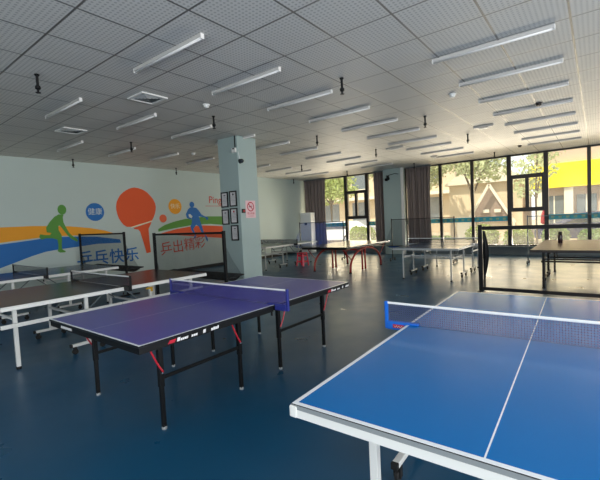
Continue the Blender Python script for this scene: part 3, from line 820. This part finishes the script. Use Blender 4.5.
wheeled_table(9.85, 0.27, 'brown table tennis table on black wheeled legs by the windows', 'browntop', frame='black', edge='brownedge', apron=0.03)
wheeled_table(10.06, 8.86, 'pale grey table tennis table on white wheeled legs beyond the column', 'paletop', frame='greysteel', apron=0.03, lt=0.014)
table_net(10.06, 8.86, 0, 'pale grey net across the pale table beyond the column', MT['palenet'], MT['greyband'], MT['black'])

# ------------------------------------------------------------------ ball catch nets
def catch_net(loc, rz, lab, w, h, netm, framem, traym=None, tray_z=0.5, feet='bar', post=0.02, wings=True, low=None, facing=-1, group=None):
    """frame of two posts and a top rail across local Y, netting hung from the rail, a pouch towards local X*facing"""
    r = empty('ball_catch_net', loc, rz); tag(r, lab, 'ball catch net', group)
    F = MT[framem]; q = facing
    for s in (-1, 1):
        y = s*w/2
        p = MB().box(-post, post, y-post, y+post, 0.03, h+0.03, 0.004).build('post', F, r)
        if feet == 'bar':
            MB().box(-0.28, 0.28, y-0.02, y+0.02, 0.0, 0.03, 0.004).build('foot_bar', F, p)
        else:
            MB().box(-0.2, 0.2, y-0.012, y+0.012, 0.085, 0.11, 0.003).build('foot_bar', F, p)
            for d in (-0.17, 0.17): caster(p, d, y, 0, 0.034)
    MB().box(-post*0.8, post*0.8, -w/2+post, w/2-post, h-post, h+post*0.6, 0.004).build('top_rail', F, r)
    lo = tray_z if low is None else low
    def sheet(u, v):
        z = lo+(h-lo)*v
        bag = 0.10*math.sin(PI*(1-v))*(0.4+0.6*math.sin(PI*u))
        return (-q*bag*0.6+0.012*math.sin(9*u+4*v), (u-0.5)*(w-2*post), z)
    MB().grid(sheet, 24, 12).build('netting', MT[netm], r, True)
    if wings:
        for s in (-1, 1):
            def wing(u, v):
                z = lo+(0.72*(h-lo))*v
                return (q*u*0.2*(1-v)+0.01*math.sin(8*v), s*(w/2+0.02+0.20*u*(1-v)), z)
            MB().grid(wing, 6, 10).build('side_netting', MT[netm], r, True)
    if traym:
        def tray(u, v):
            return (q*0.42*v, (u-0.5)*w, lo-0.07*math.sin(PI*min(1, v*1.1))+0.04*v)
        MB().grid(tray, 18, 8).build('ball_pouch', MT[traym], r, True)
        MB().tube([(0, -w/2, lo), (q*0.42, -w/2, lo+0.03), (q*0.42, w/2, lo+0.03), (0, w/2, lo)], 0.013, 8).build('pouch_frame', F, r)
    return r
catch_net((4.45, 9.66, 0), 0.02, 'black catch net at the end of the dark green table, left of the painted bat', 2.2, 1.44, 'blacknet', 'black', 'blackcloth', 0.58, post=0.022, facing=1)
catch_net((4.42, 6.17, 0), 0.0, 'black catch net at the end of the navy table, in front of the standing player', 2.15, 1.395, 'blacknet', 'black', 'blackcloth', 0.58, post=0.024, facing=1)
catch_net((12.1, 8.38, 0), 0, 'bright blue catch net near the white air conditioner and first curtain', 2.02, 1.42, 'bluenet', 'black', 'bluepl', 0.5, 'caster', 0.013)
catch_net((12.2, 4.5, 0), 0, 'grey catch net with blue pouch in front of the widest curtain', 2.05, 1.41, 'greynet', 'black', 'bluepl', 0.52, 'caster', 0.013)
catch_net((12.4, 0.53, 0), 0, 'thin framed catch net with fine netting behind the brown table', 2.05, 1.34, 'faintnet', 'sill', None, 0.5, 'caster', 0.012, wings=False)
# low open frame close to the blue table, its cloth pushed to one post
r = empty('court_barrier', (7.97, 0.75, 0)); tag(r, 'black open court barrier frame just beyond the largest blue table', 'barrier')
for s in (-1, 1):
    p = MB().box(-0.03, 0.03, s*1.045-0.036, s*1.045+0.036, 0.0, 1.285, 0.006).build('post', MT['black'], r)
    MB().box(-0.2, 0.2, s*1.045-0.03, s*1.045+0.03, 0.0, 0.022, 0.004).build('foot_bar', MT['black'], p)
MB().box(-0.02, 0.02, -1.009, 1.009, 1.185, 1.255, 0.005).build('top_rail', MT['black'], r)
MB().box(-0.02, 0.02, -1.009, 1.009, 0.024, 0.085, 0.005).build('bottom_rail', MT['black'], r)
MB().grid(lambda u, v: (0.03*math.sin(u*9), 1.0-0.10*u*(0.35+0.65*math.sin(PI*min(1.0, 1.25*(1-v)))), 0.07+1.1*v), 12, 14).build('bunched_netting', MT['black'], r, True)
MB().grid(lambda u, v: (0.004*math.sin(u*7), -0.99+1.85*u, 0.07+1.12*v), 10, 6).build('netting', MT['faintnet'], r, True)

# ------------------------------------------------------------------ smaller things in the hall
r = empty('plastic_stool', (10.22, 7.88, 0)); tag(r, 'bright red plastic stool at the corner of the pale table', 'stool'); r.scale = (0.86, 0.86, 0.95)
MB().box(-0.15, 0.15, -0.15, 0.15, 0.44, 0.475, 0.014).build('seat', MT['stool'], r)
for sx in (-1, 1):
    for sy in (-1, 1): MB().beam((sx*0.125, sy*0.125, 0.44), (sx*0.165, sy*0.165, 0.0), 0.07, 0.045, 0.008).build('leg', MT['stool'], r)
for z, k in ((0.13, 0.155), (0.34, 0.136)):
    b = MB()
    for s in (-1, 1): b.box(-k+0.02, k-0.02, s*k-0.008, s*k+0.008, z, z+0.05).box(s*k-0.008, s*k+0.008, -k+0.02, k-0.02, z, z+0.05)
    b.build('stretcher', MT['stool'], r)
r = empty('floor_air_conditioner', (WX-0.62, 10.54, 0)); tag(r, 'tall white floor standing air conditioner in the far corner', 'air conditioner')
MB().box(-0.17, 0.17, -0.32, 0.28, 0.02, 1.86, 0.025).build('cabinet', MT['acwhite'], r)
g = MB()
for k in range(9): g.box(-0.174, -0.17, -0.27, 0.22, 1.50+0.03*k, 1.518+0.03*k)
g.build('outlet_grille', MT['tape'], r)
g = MB()
for k in range(14): g.box(-0.174, -0.17, -0.25, 0.2, 0.15+0.03*k, 0.165+0.03*k)
g.build('intake_grille', MT['tape'], r)
MB().box(-0.176, -0.17, -0.1, 0.04, 1.30, 1.40, 0.003).build('display_panel', MT['carglass'], r)
MB().box(-0.16, 0.16, -0.30, 0.26, 0.0, 0.02).build('plinth', MT['sill'], r)
r = empty('thermos_bottle', (10.22, 0.66, TZ)); tag(r, 'dark maroon thermos bottle standing on the brown table', 'bottle')
MB().lathe([(0.042, 0), (0.045, 0.006), (0.045, 0.17), (0.036, 0.195)], seg=20).build('body', MT['thermos'], r, True)
MB().lathe([(0.034, 0.195), (0.036, 0.2), (0.036, 0.245), (0.03, 0.256)], seg=20).build('cap', MT['black'], r, True)

# ------------------------------------------------------------------ outside the windows
GZ = -0.12
struct('ground', MB().box(WX+0.2, 70, -50, 70, GZ-0.2, GZ), MT['paving'])
struct('trim_3', MB().box(16.1, 18.9, -0.6, 6.6, GZ, 0.02, 0.02).box(16.1, 18.9, 8.9, 12.6, GZ, 0.02, 0.02), MT['soil'])
def leaves(mb, c, rad, n, size, flat=0.8):
    c = Vector(c)
    for k in range(n):
        while True:
            v = Vector((random.uniform(-1, 1), random.uniform(-1, 1), random.uniform(-1, 1)))
            if 0.25 < v.length < 1: break
        p = c+Vector((v.x*rad[0], v.y*rad[1], v.z*rad[2]))
        q = Vector((random.gauss(0, 1), random.gauss(0, 1), random.gauss(0, 1))).normalized()
        a = q.orthogonal().normalized(); b = q.cross(a)
        t = random.uniform(0, 6.28); a2 = a*math.cos(t)+b*math.sin(t); b2 = q.cross(a2)
        L = size*random.uniform(0.7, 1.3); w = L*0.45
        mb.bm.faces.new([mb.bm.verts.new(p-a2*L), mb.bm.verts.new(p+b2*w), mb.bm.verts.new(p+a2*L), mb.bm.verts.new(p-b2*w)])
def bush(x, y, rx, ry, h, m, lab, n=900):
    r = empty('shrub', (x, y, 0.02)); tag(r, lab, 'shrub', 'shrubs outside the windows')
    mb = MB()
    for k in range(3):
        leaves(mb, ((random.uniform(-0.3, 0.3))*rx, (k-1)*0.45*ry, h*0.5), (rx*0.8, ry*0.6, h*0.55*random.uniform(0.8, 1.0)), int(n*0.65), 0.09)
    mb.build('foliage', MT[m], r)
    s = MB()
    for k in range(5):
        a = k*1.26; s.tube([(0, 0, 0), (0.3*rx*math.cos(a), 0.5*ry*math.sin(a), h*0.6)], [0.02, 0.008], 6)
    s.build('stems', MT['bark'], r)
bush(17.6, 3.9, 0.7, 0.65, 0.95, 'leafD', 'yellow green shrub outside the windows, right of the paired mullion', 1100)
bush(16.9, 2.45, 0.5, 0.5, 0.75, 'leafD', 'low bright shrub outside beneath the right opening casement', 900)
bush(17.3, 1.25, 0.6, 0.4, 0.8, 'leafC', 'deep green shrub outside behind the brown table', 900)
bush(17.3, 9.55, 0.8, 0.6, 1.05, 'leafD', 'rounded sunlit shrub outside beneath the left opening casement', 1400)
bush(17.6, 5.7, 0.5, 0.7, 0.5, 'leafC', 'low green shrub outside by the widest curtain edge', 700)
bush(17.8, 0.05, 0.6, 0.5, 0.7, 'leafC', 'deep green shrub outside at the right end of the windows', 700)
def tree(x, y, h, crown, m, lab, n=1800, size=0.14, trunk=0.12):
    r = empty('tree', (x, y, GZ)); tag(r, lab, 'tree', 'trees outside the windows')
    mb = MB()
    for (dx, dy, dz, rr) in crown: leaves(mb, (dx, dy, dz), (rr, rr, rr*0.85), int(n*rr*rr/4), size)
    mb.build('crown', MT[m], r)
    t = MB().tube([(0, 0, 0), (0.05, 0.03, h*0.4), (0.0, -0.05, h*0.75)], [trunk, trunk*0.8, trunk*0.35], 10)
    for (dx, dy, dz, rr) in crown[:4]: t.tube([(0.04, 0.0, h*0.4), (dx*0.5, dy*0.5, (h*0.4+dz)/2), (dx, dy, dz)], [trunk*0.5, trunk*0.35, trunk*0.15], 6)
    t.build('trunk', MT['bark'], r)
tree(23.2, 8.6, 6.0, [(0, 0, 4.3, 1.6), (0.5, 1.0, 4.0, 1.3), (-0.2, -1.0, 4.9, 1.3), (0.2, 0.3, 5.6, 1.3)], 'leafB', 'pale dusty tree outside left of the gabled pavilion')
tree(19.8, 4.75, 6.2, [(0, 0, 4.4, 1.3), (0.3, 0.8, 4.7, 1.3), (-0.3, -0.7, 3.9, 1.1), (0, 0.2, 5.6, 1.2)], 'leafB', 'pale green tree outside in front of the gabled pavilion')
tree(18.2, 1.95, 5.2, [(0, 0, 3.4, 0.8), (0.1, 0.35, 2.6, 0.6), (0, -0.3, 4.2, 0.8)], 'leafB', 'slim tree outside behind the right opening casement', 2200, 0.1, 0.06)
tree(22.5, 14.6, 6.5, [(0, 0, 4.3, 1.5), (0.3, 1.1, 3.6, 1.3), (-0.2, -0.9, 3.7, 1.2), (0, 0.3, 5.5, 1.3)], 'leafA', 'yellow green tree outside beyond the far corner curtain')
tree(25.6, 11.9, 7.0, [(0, 0, 5.8, 1.5), (0.3, 0.9, 5.4, 1.3)], 'leafB', 'tall thin tree outside behind the narrow curtain')
# pavilion with a gabled white canopy
r = empty('pavilion', (25.5, 5.2, GZ)); tag(r, 'beige pavilion with a white gabled canopy, seen through the windows', 'pavilion')
MB().box(0.6, 4.5, -1.7, 2.5, 0, 3.45, 0.02).build('walls', MT['beige'], r)
rf = MB().prism([(-2.0, 3.4), (2.75, 3.4), (1.4, 4.35), (-0.6, 4.35)], 4.4, Matrix.Translation((4.7, 0, 0)) @ TEXT_NEG_X @ Matrix.Scale(-1, 4, (1, 0, 0)))
rf.build('roof', MT['tentwhite'], r)
cn = MB()
for s in (-1, 1):
    cn.beam((0.1, 0.0+0.1*s*0, 3.25), (0.1, s*1.35, 0.9), 0.12, 0.16, 0.01)
cn.build('canopy_edge', MT['tentwhite'], r)
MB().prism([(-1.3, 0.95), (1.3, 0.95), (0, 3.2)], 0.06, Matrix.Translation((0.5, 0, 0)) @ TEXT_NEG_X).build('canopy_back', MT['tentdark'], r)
for s in (-1, 1): MB().box(0.05, 0.15, s*1.3-0.05, s*1.3+0.05, 0, 0.95, 0.01).build('canopy_post', MT['tentwhite'], r)
MB().box(0.0, 0.55, 0.95, 1.9, 0, 1.35, 0.02).build('counter', MT['tentwhite'], r)
for y in (-0.4, 0.25): MB().box(0.3, 0.44, y-0.18, y+0.18, 1.55, 1.75, 0.01).build('hanging_lamp', MT['tentwhite'], r)
# shop front with a yellow banner
r = empty('shop_building', (24.4, 0.0, GZ)); tag(r, 'stone fronted building with yellow banner, right side of the windows', 'building')
MB().box(0.5, 6, -9, 2.75, 0, 7.5, 0.02).build('walls', MT['pinkish'], r)
MB().box(0.1, 0.5, -8.5, 2.95, 2.72, 4.0, 0.02).build('yellow_banner', MT['bannery'], r)
for y in (2.5, 1.2, -0.3, -1.8): MB().box(0.2, 0.5, y-0.2, y+0.2, 0, 2.7, 0.02).build('column', MT['tentwhite'], r)
for y in (1.85, 0.45, -1.05): 
    f = MB().box(0.44, 0.5, y-0.42, y+0.42, 0.4, 2.3).build('window', MT['extwin'], r)
    MB().box(0.42, 0.44, y-0.03, y+0.03, 0.4, 2.3).build('window_bar', MT['tentwhite'], f)
for y in (1.5, -0.6, -2.6): MB().box(0.46, 0.5, y-0.6, y+0.6, 5.0, 6.6).build('window', MT['extwin'], r)
r = empty('apartment_block', (34, 18.5, GZ)); tag(r, 'pale sunlit building behind the trees, left side of the windows', 'building')
MB().box(0, 8, -9.0, 12, 0, 9, 0.03).build('walls', MT['beige'], r)
for k in range(5):
    for z in (1.2, 4.4): 
        f = MB().box(-0.06, 0, -7.6+3.4*k, -5.8+3.4*k, z, z+1.9).build('window', MT['extwin'], r)
        MB().box(-0.1, 0.0, -7.8+3.4*k, -5.6+3.4*k, z-0.15, z-0.001).build('window_ledge', MT['tentwhite'], f)
MB().box(-0.9, 0, -9, 12, 3.3, 3.55, 0.02).build('string_course', MT['tentwhite'], r)
def car(x, y, rz, m, lab):
    r = empty('car', (x, y, GZ), rz); tag(r, lab, 'car', 'cars parked outside')
    prof = [(-2.1, 0.30), (2.1, 0.30), (2.14, 0.62), (2.0, 0.82), (1.05, 0.95), (0.45, 1.40), (-0.95, 1.44), (-1.75, 1.0), (-2.12, 0.92)]
    b = MB().prism(prof, 1.72, Matrix.Translation((0, 0.86, 0)) @ TEXT_NEG_Y)
    bmesh.ops.bevel(b.bm, geom=list(b.bm.edges), offset=0.05, segments=2, affect='EDGES')
    b.build('body', MT[m], r)
    g = MB()
    for s in (-1, 1): g.prism([(0.9, 0.97), (0.42, 1.33), (-0.9, 1.36), (-1.5, 1.0)], 0.006, Matrix.Translation((0, 0.872*s+(0.006 if s > 0 else 0), 0)) @ TEXT_NEG_Y)
    g.build('side_windows', MT['carglass'], r)
    for sx in (-1.3, 1.3):
        for s in (-1, 1):
            wh = MB().lathe([(0.2, -0.1), (0.31, -0.09), (0.33, 0), (0.31, 0.09), (0.2, 0.1)], seg=20, M=Matrix.Translation((sx, s*0.78, 0.33)) @ Matrix.Rotation(PI/2, 4, 'X')).build('wheel', MT['rubber'], r)
            MB().lathe([(0.19, -0.005), (0.19, 0.005)], seg=16, M=Matrix.Translation((sx, s*0.886, 0.33)) @ Matrix.Rotation(PI/2, 4, 'X')).build('hub_cap', MT['chrome'], wh)
    for s in (-1, 1): MB().box(2.09, 2.15, s*0.6-0.2, s*0.6+0.2, 0.62, 0.76, 0.01).build('headlamp', MT['chrome'], r)
car(21.0, 13.2, 1.5, 'carwhite', 'white car parked outside left of the left opening casement')
car(23.6, 13.9, 1.45, 'carsilver', 'silver car parked outside behind the white car')
car(21.2, 0.3, 1.75, 'carblue', 'dark blue car parked outside behind the brown table')
r = empty('market_umbrella', (18.9, 1.75, GZ)); tag(r, 'folded red umbrella standing outside beside the right casement', 'umbrella')
MB().tube([(0, 0, 0), (0, 0, 1.75)], 0.02, 8).build('pole', MT['tentwhite'], r)
MB().lathe([(0.09, 1.0), (0.15, 1.08), (0.12, 1.4), (0.02, 1.72)], seg=14).build('canopy', MT['redcloth'], r)
MB().lathe([(0.2, 0), (0.2, 0.06), (0.05, 0.1)], seg=16).build('base', MT['sill'], r)
bpy.context.view_layer.update()
